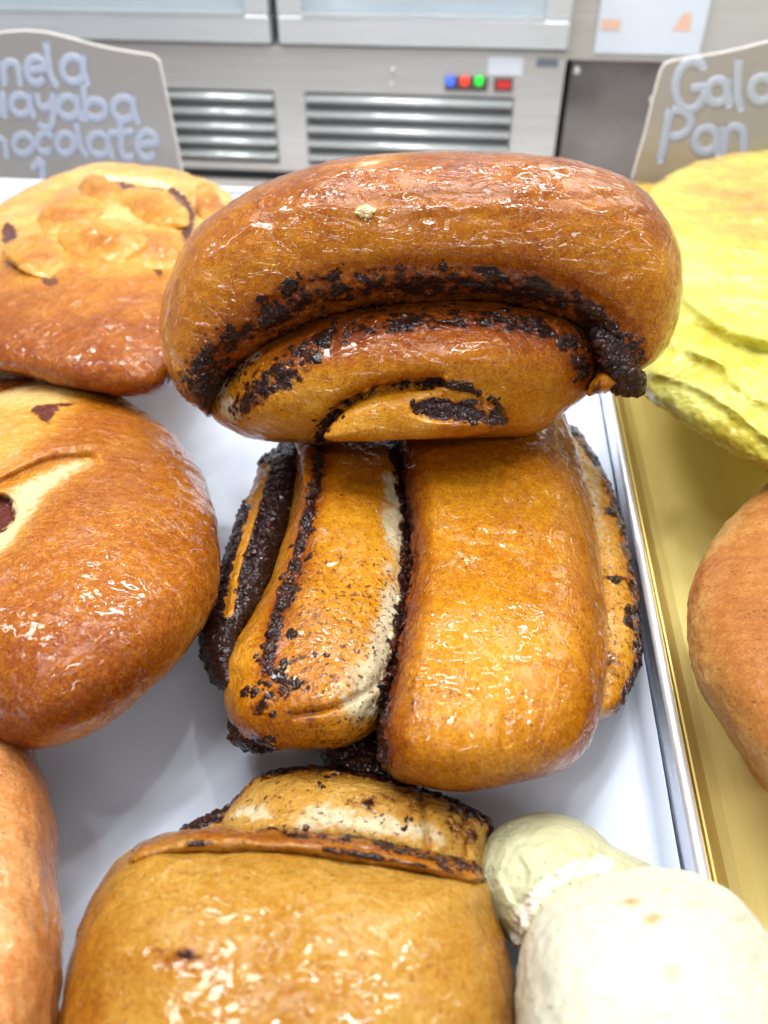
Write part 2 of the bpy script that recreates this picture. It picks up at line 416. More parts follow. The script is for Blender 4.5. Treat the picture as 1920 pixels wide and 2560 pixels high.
# ------------------------------------------------------------------ trays
def rrect(x0, x1, y0, y1, r, n=10):
    out = []
    for cx, cy, a0 in ((x1-r, y0+r, -90), (x1-r, y1-r, 0), (x0+r, y1-r, 90), (x0+r, y0+r, 180)):
        for i in range(n+1):
            a = math.radians(a0+90*i/n); out.append((cx+r*math.cos(a), cy+r*math.sin(a)))
    return out
def loft(loops, cap0=True, cap1=True):
    n = len(loops[0]); V = [p for l in loops for p in l]; F = []
    for k in range(len(loops)-1):
        for i in range(n):
            j = (i+1) % n; F.append((k*n+i, k*n+j, (k+1)*n+j, (k+1)*n+i))
    if cap0: F.append(tuple(range(n))[::-1])
    if cap1: F.append(tuple((len(loops)-1)*n+i for i in range(n)))
    return V, F
def tray(label, x0, x1, y0, y1, zr, wall, m_in, m_rim, group, rr=.0017, m_wall=None):
    t = empty('baking_tray', ((x0+x1)/2, (y0+y1)/2, -.004), label, 'tray', group)
    L = lambda ins, z, r: [(x, y, z) for x, y in rrect(x0+ins, x1-ins, y0+ins, y1-ins, r)]
    # floor sheet from inside to outside
    V, F = loft([L(wall+.004, -.0062, .02), L(wall, -.0062, .022), L(wall-.004, -.0045, .025), L(.0022, zr-.002, .03),
                 L(.0030, zr-.002, .03), L(wall-.003, -.0035, .025), L(wall+.001, -.0050, .022), L(wall+.005, -.0050, .02)], True, True)
    pan = mesh_obj('pan', V, F, m_in, t, smooth=False)
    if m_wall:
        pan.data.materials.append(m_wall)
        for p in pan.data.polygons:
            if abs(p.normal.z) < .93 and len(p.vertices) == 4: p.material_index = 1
    # rolled wire rim
    loops = []
    for k in range(13):
        a = 2*math.pi*k/12; loops.append(L(rr+rr*math.cos(a), zr-.0012+rr*math.sin(a), .03))
    V, F = loft(loops, False, False)
    mesh_obj('rim', V, F, m_rim, t)
    return t
s = NT('scratched_aluminium'); sc = s.noise(60, 5, .7, stretch=(14, .6, 6))
s.set(Base_Color=s.ramp(sc, [(.3, (.62, .64, .68)), (.7, (.80, .82, .86))]), Metallic=1., Roughness=s.step(sc, .3, .7, .22, .40)); M_ALU = s.m
s = NT('polished_rim'); s.set(Base_Color=(.86, .88, .92), Metallic=.6, Roughness=.3, Normal=s.bump(s.noise(220, 3), .0004)); M_RIM = s.m
s = NT('tray_metal_painted_reflection'); sc = s.noise(40, 5, .7, seed=3, stretch=(10, .5, 4)); sp = s.noise(900, 2, seed=4)
c = s.ramp(sc, [(.25, (.92, .75, .24)), (.75, (.97, .82, .32))])  # reflection of the yellow breads put into the stainless tray's base colour
c = s.mix(s.step(sp, .74, .78), c, (.85, .8, .6))
s.set(Base_Color=c, Metallic=.35, Roughness=s.step(sc, .3, .7, .34, .42)); M_WARM_TRAY = s.m
GT = 'baking trays set side by side'
trayL = tray('long aluminium baking tray lined with white paper, holding the chocolate rolls', -.475, .0722, -.10, .624, .022, .0055, M_ALU, M_RIM, GT)
trayR = tray('stainless baking tray without paper, yellow reflections put into its colour, holding the yellow bread', .0724, .55, -.10, .690, .0185, .0165, M_WARM_TRAY, simple('ochre_tray_rim', (.50, .34, .08), .32, .9, 60, .15), GT, .0010, simple('tray_wall_painted_reflection', (.50, .34, .08), .30, .9, 60, .15))  # wall material paints brown reflections into its colour; the rim shares that tone

# paper liner lies in the left tray: a creased sheet that climbs the walls a little
def paper():
    x0, x1, y0, y1 = -.470, .0686, -.093, .622; nx, ny = 320, 480
    X, Y = np.meshgrid(np.linspace(x0, x1, nx), np.linspace(y0, y1, ny)); P = np.stack([X.ravel(), Y.ravel(), np.zeros(nx*ny)], 1)
    e = np.minimum(np.minimum(P[:, 0]-x0, x1-P[:, 0]), P[:, 1]-y0)
    z = -.0040+.0007*fbm(P, 16, 3, 2)+.0004*np.abs(fbm(P, 45, 2, 4))+.0130*(1-sstep(0, .0035, e))**2
    z = np.maximum(z, -.0042)+.0008+.0200*sstep(.6095, .6205, P[:, 1])
    P[:, 2] = z
    idx = np.arange(nx*ny).reshape(ny, nx)
    F = np.stack([idx[:-1, :-1], idx[:-1, 1:], idx[1:, 1:], idx[1:, :-1]], -1).reshape(-1, 4)
    s = NT('baking_parchment'); a = s.noise(25, 4); b = s.noise(420, 4)
    s.set(Base_Color=s.ramp(a, [(.3, (.66, .74, .87)), (.7, (.74, .81, .93))]), Roughness=.62, Normal=s.bump(b, .00012), Specular_IOR_Level=.3)
    o = mesh_obj('paper_liner', P, F.tolist(), s.m, at=(-.2, .3, -.003))
    sol = o.modifiers.new('thickness', 'SOLIDIFY'); sol.thickness = .00012; sol.offset = -1
    tag(o, 'white baking paper lining the tray under the chocolate rolls', 'baking paper')
paper()

# ================================================================== TOP CHOCOLATE ROLL
GR = 'glazed chocolate rolls on the white paper'
def P3(px, py, Y):
    d = rays(px, py); return CAM+d*(Y/d[1])
_a, _b = P3(829, 945, .236), P3(829, 340, .292)
_up = (_b-_a)/np.linalg.norm(_b-_a); _n = np.cross(_up, (1, 0, 0)); PL_TOP = (_a, _n)
top = empty('chocolate_roll', tuple(P3(829, 930, .262)), 'glazed chocolate roll lying on top of another roll, its layered side facing the viewer', 'pastry', GR)

OUT_A = [(436, 888), (390, 845), (352, 770), (347, 680), (372, 580), (430, 492), (520, 424), (620, 378), (730, 345), (860, 330), (1000, 328), (1150, 334), (1270, 356), (1365, 392), (1428, 450), (1466, 530), (1476, 620), (1462, 700), (1432, 765), (1385, 806)]
OUT_B = [(462, 905), (458, 880), (470, 846), (505, 800), (560, 758), (640, 715), (740, 680), (850, 662), (960, 655), (1080, 660), (1170, 675), (1240, 702), (1280, 735), (1305, 775), (1318, 800), (1325, 812)]
C_BAND = [(410, 850), (450, 790), (510, 735), (580, 688), (660, 648), (760, 622), (870, 610), (980, 607), (1090, 612), (1180, 630), (1260, 668), (1320, 715), (1352, 765)]
def f_top_outer(x, y, V):
    band_ = band(x, y, C_BAND, 32)
    left = zone(x, y, [(380, 810), (450, 715), (520, 690), (500, 790), (460, 890), (420, 870)], 25)
    right = zone(x, y, [(1270, 700), (1330, 700), (1400, 740), (1330, 800), (1290, 790)], 25)
    dots = band(x, y, [(560, 650), (640, 612), (760, 588), (900, 580), (1020, 582), (1120, 600), (1210, 640), (1300, 690), (1390, 770)], 12)*.45
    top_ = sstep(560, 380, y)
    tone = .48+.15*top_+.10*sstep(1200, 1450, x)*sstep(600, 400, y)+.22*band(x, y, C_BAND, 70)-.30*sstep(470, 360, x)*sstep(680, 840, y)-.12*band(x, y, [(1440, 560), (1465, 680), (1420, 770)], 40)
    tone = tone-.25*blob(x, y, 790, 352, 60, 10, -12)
    push = -.0012*band(x, y, [(470, 780), (600, 650), (760, 590), (960, 572), (1150, 590), (1300, 660), (1380, 760)], 18)
    push = push+.0006*np.sin(y/7.+fbm(V, 25, 2, 5)*3)*sstep(540, 400, y)*sstep(400, 600, x)*.5
    return dict(tone=tone, choc=np.maximum.reduce([band_*.60, .74*band(x, y, OUT_B, 14), left*.46, right*.48, dots]), push=push, pale=.75*blob(x, y, 800, 352, 45, 7, -12))
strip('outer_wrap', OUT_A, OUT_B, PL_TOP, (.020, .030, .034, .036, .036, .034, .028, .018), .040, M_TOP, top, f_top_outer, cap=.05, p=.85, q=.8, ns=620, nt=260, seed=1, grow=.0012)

INN = [(452, 872), (462, 905), (498, 928), (540, 946), (620, 957), (720, 956), (850, 950), (1000, 946), (1130, 940), (1190, 920), (1235, 882), (1280, 840), (1302, 790), (1294, 740), (1258, 696), (1180, 658), (1080, 640), (960, 634), (850, 642), (740, 664), (640, 700), (550, 748), (480, 812)]
K_CURVE = [(690, 945), (712, 912), (745, 876), (800, 848), (870, 832), (940, 828), (1000, 838), (1050, 862), (1085, 895), (1084, 912)]
I_BAND = [(505, 890), (545, 838), (590, 795), (650, 755), (720, 725), (800, 704), (880, 694), (960, 690), (1050, 692), (1130, 700), (1200, 718), (1245, 755), (1262, 810)]
def f_top_inner(x, y, V):
    b = band(x, y, I_BAND, 24)*(.44+.4*fbm(V, 55, 2, 3))
    b2 = band(x, y, K_CURVE, 15)*(.5+.4*fbm(V, 70, 2, 31))
    lf = zone(x, y, [(500, 880), (540, 820), (620, 760), (690, 740), (660, 820), (560, 880), (520, 905)], 18)*.44
    low = sstep(730, 860, y)
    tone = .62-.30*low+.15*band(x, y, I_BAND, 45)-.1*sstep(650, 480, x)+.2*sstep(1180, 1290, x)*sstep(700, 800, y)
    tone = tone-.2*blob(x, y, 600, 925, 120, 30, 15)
    push = -.0065*band(x, y, K_CURVE[:6], 16)+.004*blob(x, y, 980, 770, 330, 70)-.002*band(x, y, [(530, 860), (700, 745), (960, 700), (1200, 730), (1262, 800)], 10)*0
    return dict(tone=tone, choc=np.maximum.reduce([b, b2, lf]), fleck=.8*sstep(700, 520, x)*sstep(780, 860, y)*sstep(940, 900, y)+.5*zone(x, y, [(500, 870), (620, 760), (900, 710), (1240, 760), (1180, 640), (900, 640), (620, 700)], 25), pale=1.0*blob(x, y, 497, 885, 38, 26, 60)+.55*band(x, y, [(470, 840), (560, 765)], 14), push=push)
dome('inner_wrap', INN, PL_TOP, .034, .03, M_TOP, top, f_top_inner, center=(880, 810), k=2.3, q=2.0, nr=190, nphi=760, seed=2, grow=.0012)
def f_core(x, y, V):
    e = band(x, y, [(1010, 858), (1060, 880), (1088, 905), (1060, 915)], 16)*.6
    h = zone(x, y, [(890, 880), (930, 858), (1010, 868), (1075, 898), (1060, 912), (980, 912), (905, 900)], 8)*.60
    return dict(tone=.30+.25*sstep(900, 1000, x)+.2*band(x, y, K_CURVE, 10), choc=np.maximum(e, h), push=-.0022*zone(x, y, [(890, 880), (930, 862), (1010, 872), (1070, 900), (980, 910), (905, 900)], 10), pale=.3*blob(x, y, 850, 868, 70, 8, -8))
_pl = (PL_TOP[0]+np.array([0, -.0295, .007]), PL_TOP[1])
dome('core', [(700, 948), (722, 908), (760, 878), (820, 856), (900, 842), (980, 848), (1050, 872), (1092, 908), (1090, 928), (1000, 944), (880, 950), (780, 956)], _pl, .007, .012, M_TOP, top, f_core, center=(890, 905), k=2.6, nr=70, nphi=400, seed=3, grow=.0006)
def f_tongue(x, y, V): return dict(tone=.8, choc=.9+0*x, rough=1.2)
dome('filling_tongue', [(1282, 708), (1316, 712), (1346, 745), (1366, 788), (1386, 832), (1368, 850), (1335, 846), (1318, 830), (1304, 790), (1290, 745)], (PL_TOP[0]+np.array([0, -.016, .004]), PL_TOP[1]), .006, .02, M_CHOC, top, f_tongue, nr=60, nphi=260, seed=4, grow=.002, lump=.0012)
dome('dough_nub', [(1268, 850), (1285, 815), (1310, 800), (1334, 815), (1325, 838), (1290, 852)], (PL_TOP[0]+np.array([0, -.014, .004]), PL_TOP[1]), .008, .02, M_TOP, top, lambda x, y, V: dict(tone=.4, choc=.25), nr=30, nphi=120, seed=5, grow=.001)
tb = [b for p, b in BVHS if p is top]
clumps('chocolate_filling', [
    (I_BAND[2:], 11, 150, .6, 2.2), ([(560, 830), (620, 775), (700, 735)], 15, 90, .6, 2.6),
    (OUT_B[2:9], 9, 110, .6, 1.9), (OUT_B[8:14], 10, 90, .5, 1.8), ([(395, 840), (440, 800), (500, 720)], 20, 130, .4, 1.6), ([(440, 880), (470, 850), (520, 800)], 12, 80, .5, 1.6),
    ([(560, 650), (600, 632), (650, 610)], 7, 20, .8, 2.6), ([(700, 600), (850, 582), (1000, 585), (1120, 600)], 7, 60, .4, 1.3), ([(1200, 640), (1300, 690), (1390, 760)], 9, 60, .4, 1.5),
    (K_CURVE[:3], 7, 40, .5, 1.6), (K_CURVE[3:6], 5, 25, .3, 1.), (K_CURVE[6:], 9, 45, .4, 1.5), ([(900, 882), (960, 890), (1060, 905)], 9, 90, .5, 1.5), ([(690, 935), (715, 915)], 8, 30, .8, 2.2),
    ([(500, 905), (560, 870)], 10, 40, .4, 1.4), ([(1250, 740), (1270, 800), (1240, 850)], 9, 40, .4, 1.3)], top, M_CHOC, tb, 3)

# ================================================================== MIDDLE CHOCOLATE ROLL
mid = empty('chocolate_roll', (.0, .20, 0), 'big glazed chocolate roll under the stacked roll, a dark seam running down its middle', 'pastry', GR)
SEAM = [(848, 900), (850, 960), (866, 1050), (878, 1150), (874, 1260), (856, 1380), (838, 1480), (822, 1580), (822, 1650)]
MR = [(846, 890), (856, 960), (872, 1050), (882, 1150), (878, 1260), (860, 1380), (842, 1490), (822, 1590), (832, 1655), (870, 1690), (950, 1706), (1060, 1702), (1170, 1678), (1240, 1645), (1284, 1590), (1304, 1510), (1310, 1400), (1302, 1260), (1286, 1140), (1262, 1030), (1232, 930), (1205, 845), (1100, 812), (950, 815), (870, 835)]
def f_mid_right(x, y, V):
    e = dist(x, y, SEAM)
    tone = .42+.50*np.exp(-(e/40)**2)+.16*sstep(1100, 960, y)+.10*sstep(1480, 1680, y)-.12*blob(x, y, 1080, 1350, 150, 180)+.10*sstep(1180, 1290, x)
    push = .0003*np.sin(x/6.5+2.5*fbm(V, 40, 2, 6))*blob(x, y, 1090, 1540, 100, 90)+.0009*band(x, y, [(925, 960), (935, 1200), (915, 1400), (880, 1600)], 12)-.0016*band(x, y, [(1205, 900), (1268, 1100), (1288, 1300), (1285, 1480)], 9)+.012*sstep(1220, 880, y)
    return dict(tone=tone, choc=np.maximum(.85*np.exp(-(e/17)**2), .42*blob(x, y, 900, 1480, 30, 90)*.7), push=push)
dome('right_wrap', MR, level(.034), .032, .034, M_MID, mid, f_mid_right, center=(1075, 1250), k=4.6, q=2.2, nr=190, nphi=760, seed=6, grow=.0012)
ML = [(640, 900), (642, 980), (634, 1060), (612, 1160), (585, 1260), (545, 1330), (505, 1395), (484, 1450), (484, 1510), (505, 1570), (560, 1604), (640, 1618), (720, 1614), (785, 1592), (836, 1540), (868, 1440), (892, 1340), (904, 1210), (900, 1090), (882, 980), (866, 900), (750, 860)]
L_BAND = [(688, 930), (686, 1030), (668, 1110), (650, 1180), (628, 1260), (600, 1330), (585, 1400), (575, 1450)]
def f_mid_left(x, y, V):
    e = dist(x, y, SEAM)
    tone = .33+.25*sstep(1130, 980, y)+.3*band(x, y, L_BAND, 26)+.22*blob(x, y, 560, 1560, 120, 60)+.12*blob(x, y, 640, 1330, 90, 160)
    pale = (.75+.5*fbm(V, 70, 3, 12))*np.exp(-((e-16)/46)**2)*sstep(960, 1060, y)*sstep(1590, 1500, y)+.5*blob(x, y, 760, 1500, 60, 130, 10)
    ch = np.maximum.reduce([.60*band(x, y, L_BAND, 15), .60*blob(x, y, 555, 1608, 60, 28, 10),   .85*np.exp(-(e/13)**2), .40*band(x, y, [(575, 1440), (620, 1480), (560, 1530)], 22), .16*zone(x, y, [(600, 1280), (820, 1300), (800, 1590), (520, 1560)], 60)])
    push = .0035*band(x, y, [(665, 940), (640, 1100), (600, 1230), (545, 1340), (505, 1430)], 18)-.0025*band(x, y, [(700, 940), (690, 1060), (655, 1200), (615, 1320)], 12)+.010*sstep(1220, 880, y)
    push = push-.0015*band(x, y, [(845, 1440), (800, 1490), (720, 1530), (640, 1545)], 9)
    return dict(tone=tone, choc=ch, pale=pale, push=push, rough=pale*.5, fleck=.9*sstep(1120, 1250, y)*sstep(560, 640, x)+.4*sstep(1250, 1050, y)*sstep(720, 800, x))
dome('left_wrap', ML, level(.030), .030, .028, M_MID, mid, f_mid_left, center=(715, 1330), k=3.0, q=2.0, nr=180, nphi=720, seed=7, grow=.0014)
def f_fill(x, y, V):
    st = np.maximum(band(x, y, [(575, 1010), (545, 1110), (518, 1200), (500, 1260)], 8), band(x, y, [(505, 1260), (492, 1320)], 11))
    st = np.maximum(st, .8*band(x, y, [(555, 1020), (545, 1080)], 14))
    return dict(tone=.35, choc=1.0-2.0*st, rough=.8, push=.0012*st-.002*band(x, y, [(600, 1000), (560, 1150), (520, 1290)], 10))
strip('side_layer', [(652, 915), (600, 972), (563, 995), (545, 1050), (520, 1105), (500, 1170), (480, 1240), (462, 1310), (442, 1345), (440, 1410), (462, 1462), (492, 1492)],
      [(690, 930), (650, 1010), (640, 1080), (625, 1140), (605, 1200), (590, 1250), (570, 1300), (548, 1340), (528, 1380), (520, 1420), (515, 1460), (512, 1495)],
      level(.024), .020, .023, M_MID, mid, f_fill, cap=.07, ns=420, nt=150, seed=8, grow=.0016, lump=.0013)
def f_back(x, y, V):
    rim_ = band(x, y, [(1240, 925), (1290, 1000), (1335, 1100), (1362, 1230), (1382, 1370), (1372, 1460), (1330, 1530)], 13)
    return dict(tone=.22+.35*rim_, pale=.55*sstep(1330, 1290, x), choc=np.maximum.reduce([.50*rim_, .6*blob(x, y, 1320, 1108, 22, 8, 30), .65*blob(x, y, 1335, 1250, 30, 8, 5), .65*blob(x, y, 1362, 1330, 14, 26, 0), .3*blob(x, y, 1330, 1440, 40, 60), .7*band(x, y, [(1235, 930), (1300, 1010), (1315, 1060)], 9)]), rough=.3)
strip('right_layer', [(1215, 900), (1262, 940), (1300, 1010), (1338, 1100), (1362, 1200), (1378, 1300), (1385, 1390), (1378, 1455), (1352, 1515), (1310, 1556)],
      [(1160, 930), (1200, 1000), (1225, 1080), (1240, 1160), (1250, 1250), (1255, 1330), (1260, 1400), (1262, 1450), (1262, 1500), (1266, 1550)],
      level(.020), .017, .018, M_MID, mid, (lambda x, y, V: dict(f_back(x, y, V), fleck=.75)), cap=.06, ns=360, nt=130, seed=9, grow=.0013)
dome('spilled_filling', [(695, 1590), (704, 1640), (745, 1672), (800, 1684), (840, 1678), (850, 1600), (800, 1540), (740, 1575)], level(.012), .012, .012, M_CHOC, mid, f_tongue, nr=50, nphi=220, seed=10, grow=.002, lump=.0014)
dome('crisp_filling', [(500, 1560), (504, 1596), (540, 1616), (575, 1620), (600, 1600), (585, 1560), (530, 1545)], level(.024), .009, .014, M_CHOC, mid, f_tongue, nr=50, nphi=220, seed=11, grow=.0018, lump=.0012)
mb = [b for p, b in BVHS if p is mid]
clumps('chocolate_filling', [
    (L_BAND[1:], 9, 230, .5, 1.9), (L_BAND[4:], 16, 60, .7, 2.0), ([(590, 1390), (575, 1450), (620, 1440), (700, 1420)], 14, 26, .6, 1.6), ([(560, 1480), (620, 1500), (650, 1400)], 34, 40, .8, 2.0),
    (SEAM[2:], 6, 300, .5, 1.5), (SEAM[5:], 8, 90, .6, 1.6), ([(500, 1580), (560, 1612), (600, 1600)], 8, 50, .5, 1.6),
    ([(710, 1620), (800, 1670), (835, 1600)], 14, 90, .6, 1.9), ([(600, 1050), (560, 1180), (500, 1350), (450, 1400)], 15, 150, .5, 1.8),
    ([(650, 1350), (760, 1500), (700, 1580)], 55, 40, .2, .6), ([(720, 1080), (760, 1300), (820, 1450)], 45, 60, .15, .5), ([(930, 1150), (960, 1300), (900, 1500)], 25, 24, .15, .5)], mid, M_CHOC, mb, 5)

clumps('chocolate_filling', [
    ([(1290, 1000), (1335, 1100), (1362, 1230), (1380, 1370), (1345, 1510)], 4, 55, .4, 1.1), ([(1312, 1100), (1335, 1112)], 4, 12, .6, 1.2), ([(1312, 1250), (1355, 1256)], 4, 16, .6, 1.2), ([(1362, 1310), (1365, 1350)], 4, 12, .8, 1.6), ([(1372, 1380), (1374, 1440)], 4, 16, .8, 1.5),
    ([(1310, 1200), (1320, 1450)], 18, 26, .2, .5)], mid, M_CHOC, mb, 6)

# ================================================================== FRONT CHOCOLATE ROLL
fr = empty('chocolate_roll', (-.02, .09, 0), 'large glazed chocolate roll nearest the viewer, wet syrup shining on its broad honey-coloured top', 'pastry', GR)
FB = [(95, 2380), (118, 2220), (145, 2090), (180, 1985), (222, 1905), (262, 1856), (320, 1826), (420, 1822), (560, 1824), (700, 1836), (850, 1860), (980, 1884), (1046, 1905), (1070, 1970), (1096, 2040), (1112, 2120), (1116, 2260), (1105, 2420), (900, 2560), (500, 2580), (200, 2520)]
F_SEAM = [(300, 1828), (420, 1822), (560, 1822), (700, 1834), (850, 1858), (980, 1884), (1046, 1902)]
def f_front(x, y, V):
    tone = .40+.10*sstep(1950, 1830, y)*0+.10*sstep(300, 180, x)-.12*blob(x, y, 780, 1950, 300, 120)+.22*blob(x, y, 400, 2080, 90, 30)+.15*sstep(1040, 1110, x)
    return dict(tone=tone, choc=np.maximum(.45*band(x, y, F_SEAM, 8), .46*blob(x, y, 380, 2060, 70, 18, 5)), push=-.001*band(x, y, [(560, 1890), (640, 1990), (600, 2080)], 25))
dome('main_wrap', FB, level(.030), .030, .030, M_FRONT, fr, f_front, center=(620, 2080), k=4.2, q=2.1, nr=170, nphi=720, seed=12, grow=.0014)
def f_fstrip(x, y, V):
    return dict(tone=.52+.2*band(x, y, [(400, 1800), (640, 1812), (850, 1840), (1040, 1880)], 10), pale=.4*blob(x, y, 760, 1830, 200, 10, 6), choc=np.maximum.reduce([.55*band(x, y, [(560, 1790), (700, 1808), (850, 1832), (1040, 1878)], 11), .5*blob(x, y, 430, 1822, 40, 10), .48*band(x, y, F_SEAM[3:], 7)]), rough=.3)
strip('middle_layer', [(262, 1862), (300, 1822), (380, 1795), (480, 1780), (600, 1786), (720, 1800), (850, 1822), (960, 1845), (1046, 1868)],
      [(280, 1890), (340, 1866), (420, 1856), (520, 1858), (640, 1862), (740, 1872), (850, 1890), (960, 1915), (1050, 1940)], level(.028), .020, .022, M_FRONT, fr, (lambda x, y, V: dict(f_fstrip(x, y, V), fleck=.6)), cap=.08, ns=360, nt=110, seed=13, grow=.0012)
FU = [(430, 1800), (470, 1772), (515, 1715), (555, 1678), (620, 1660), (690, 1657), (760, 1668), (860, 1690), (950, 1716), (1020, 1748), (1062, 1780), (1056, 1830), (1044, 1890), (900, 1880), (700, 1850), (540, 1830)]
def f_upper(x, y, V):
    rim_ = band(x, y, [(470, 1772), (515, 1712), (560, 1676), (650, 1658), (760, 1666), (880, 1692), (980, 1726), (1060, 1778), (1052, 1840)], 11)
    fold = band(x, y, [(905, 1712), (915, 1760), (925, 1830)], 7)+band(x, y, [(1000, 1750), (1005, 1850)], 7)
    return dict(tone=.30+.30*rim_+.15*fold, pale=(.6+.7*fbm(V, 70, 3, 9))*blob(x, y, 660, 1768, 240, 40, 5)+.5*blob(x, y, 900, 1800, 110, 30, 10), choc=np.maximum.reduce([.6*rim_, .45*blob(x, y, 1010, 1780, 60, 60)*.9, .3*blob(x, y, 850, 1730, 150, 40)]), push=-.0022*fold+.001*band(x, y, [(940, 1730), (955, 1830)], 14), rough=.35)
dome('upper_layer', FU, level(.022), .020, .022, M_FRONT, fr, (lambda x, y, V: dict(f_upper(x, y, V), fleck=.65+.3*fbm(V, 60, 2, 7))), center=(770, 1770), k=2.4, nr=110, nphi=560, seed=14, grow=.0014)
dome('crisp_filling', [(395, 1802), (430, 1780), (475, 1762), (495, 1780), (460, 1802), (420, 1812)], level(.02), .008, .012, M_CHOC, fr, f_tongue, nr=36, nphi=160, seed=15, grow=.0015, lump=.0011)
fb = [b for p, b in BVHS if p is fr]
clumps('chocolate_filling', [
    ([(470, 1775), (515, 1712), (560, 1680), (650, 1662), (760, 1672), (880, 1697), (980, 1732), (1055, 1782)], 4, 130, .4, 1.2), ([(690, 1668), (690, 1690), (740, 1672)], 6, 16, .8, 1.8),
    ([(560, 1792), (700, 1806), (850, 1832), (1040, 1874)], 4, 140, .35, 1.1), ([(940, 1848), (1035, 1880)], 7, 26, .8, 1.6), ([(960, 1742), (1030, 1760)], 8, 22, .7, 1.5),
    ([(520, 1730), (720, 1730), (900, 1780)], 25, 55, .2, .7), ([(420, 1790), (480, 1765)], 6, 30, .5, 1.4), ([(280, 1835), (300, 1825)], 4, 8, .5, 1.), ([(870, 1785), (880, 1788)], 4, 4, .8, 1.2)], fr, M_CHOC, fb, 8)

# ================================================================== LEFT BUNS
GB = 'glazed buns along the left of the paper'
b1 = empty('stuffed_bun', (-.19, .45, 0), 'pale knotted bun with brown paste showing, behind the top roll and before the left sign', 'bun', GB)
D_OUT = [(-130, 640), (-70, 530), (-10, 450), (55, 408), (130, 374), (210, 354), (310, 356), (400, 372), (465, 396), (505, 440), (500, 520), (470, 620), (445, 720), (405, 800), (350, 846), (280, 856), (180, 842), (80, 820), (-20, 795), (-110, 740)]
S1 = [(255, 405), (300, 412), (345, 420)]; S2 = [(375, 420), (402, 450), (404, 500), (392, 530)]; S3 = [(20, 500), (28, 540), (75, 570), (108, 605)]
def f_D(x, y, V):
    knots = 0
    for cx, cy, r, a in ((215, 405, 38, .009), (150, 445, 42, .007), (310, 440, 60, .007), (200, 520, 70, .005), (60, 470, 50, .004)):
        knots = knots+a*blob(x, y, cx, cy, r, r*.62)
    lay = -.008*band(x, y, [(90, 440), (175, 380), (240, 390), (300, 400), (360, 405), (405, 440), (420, 520)], 13)
    sl = np.maximum.reduce([band(x, y, S1, 11), band(x, y, S2, 12), band(x, y, S3, 14), band(x, y, [(320, 560), (345, 590)], 7)])
    top_ = sstep(730, 430, y)
    return dict(tone=.66-.50*top_+.18*blob(x, y, 140, 440, 60, 30)+.15*blob(x, y, 330, 425, 60, 20)+.15*blob(x, y, 200, 520, 50, 40), pale=.5*top_*blob(x, y, 220, 470, 200, 90)+.5*band(x, y, [(230, 385), (330, 392), (395, 420)], 10), choc=sl*1.3, push=lay-.006*sl, rough=.5*top_)
dome('body', D_OUT, level(.048), .048, .048, M_BUNB, b1, f_D, center=(180, 640), k=2.2, q=2.1, nr=130, nphi=520, seed=16, grow=.002)
_bd = BVHS[-1][1]
for kk, (cx, cy, rx, ry, ang) in enumerate(((216, 418, 52, 40, 10), (150, 470, 78, 44, -20), (325, 456, 84, 48, 20), (225, 528, 100, 50, 5), (90, 560, 80, 46, 10), (340, 545, 70, 50, -10), (455, 455, 30, 66, -20))):
    ol = []
    for q in range(12):
        a = 2*math.pi*q/12; u, w = rx*math.cos(a)*(1+.10*math.sin(3*a+kk)), ry*math.sin(a)*(1+.10*math.cos(2*a+kk)); ca, sa = math.cos(math.radians(ang)), math.sin(math.radians(ang))
        ol.append((cx+u*ca-w*sa, cy+u*sa+w*ca))
    h_ = _bd.ray_cast(Vector(CAM), Vector(rays(cx, cy))); n_ = np.array(h_[1]); n_ = n_ if n_@rays(cx, cy) < 0 else -n_
    n_ = n_*.6+np.array((0, -.25, .75))*.4; n_ /= np.linalg.norm(n_)
    dome('knot', ol, (np.array(h_[0])-n_*.002, n_), .019, .012, M_BUNB, b1, (lambda cx, cy: lambda x, y, V: dict(tone=.28+.22*blob(x, y, cx, cy-10, 50, 26), pale=.25*sstep(.5, .1, blob(x, y, cx, cy, 60, 36))))(cx, cy), nr=50, nphi=200, seed=60+kk, grow=.0035, hero=False)
b2 = empty('stuffed_bun', (-.10, .22, 0), 'smooth round brown bun with a pale torn fold at the left edge of the paper', 'bun', GB)
E_OUT = [(-330, 1180), (-250, 980), (-120, 880), (0, 842), (80, 824), (160, 826), (240, 848), (320, 892), (385, 950), (432, 1020), (462, 1100), (477, 1190), (474, 1270), (450, 1340), (395, 1420), (310, 1505), (210, 1575), (110, 1610), (40, 1612), (-100, 1560), (-250, 1420)]
OPEN = [(-60, 1120), (10, 1066), (70, 1030), (130, 1002), (200, 988), (205, 1008), (150, 1040), (100, 1080), (62, 1130), (30, 1180), (-40, 1210)]
def f_E(x, y, V):
    op = zone(x, y, OPEN, 28)
    lip = band(x, y, [(-40, 1050), (40, 1000), (120, 965), (200, 960), (212, 985)], 16)
    hole = zone(x, y, [(-80, 1080), (0, 1070), (30, 1090), (25, 1130), (-20, 1165), (-80, 1200)], 8)
    h2 = zone(x, y, [(70, 880), (120, 872), (165, 868), (120, 890), (105, 915), (80, 900)], 9)
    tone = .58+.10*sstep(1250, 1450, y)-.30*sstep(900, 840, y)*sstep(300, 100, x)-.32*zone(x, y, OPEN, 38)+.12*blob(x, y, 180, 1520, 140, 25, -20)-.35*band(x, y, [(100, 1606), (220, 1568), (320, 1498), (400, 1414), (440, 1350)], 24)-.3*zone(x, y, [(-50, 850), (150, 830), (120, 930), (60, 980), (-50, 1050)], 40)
    push = -.006*op+.0035*lip-.006*hole-.003*h2-.003*band(x, y, [(-30, 1060), (100, 1000), (196, 990)], 9)
    return dict(tone=tone, pale=op*.75, choc=np.maximum(hole*1.0, h2*.62), push=push)
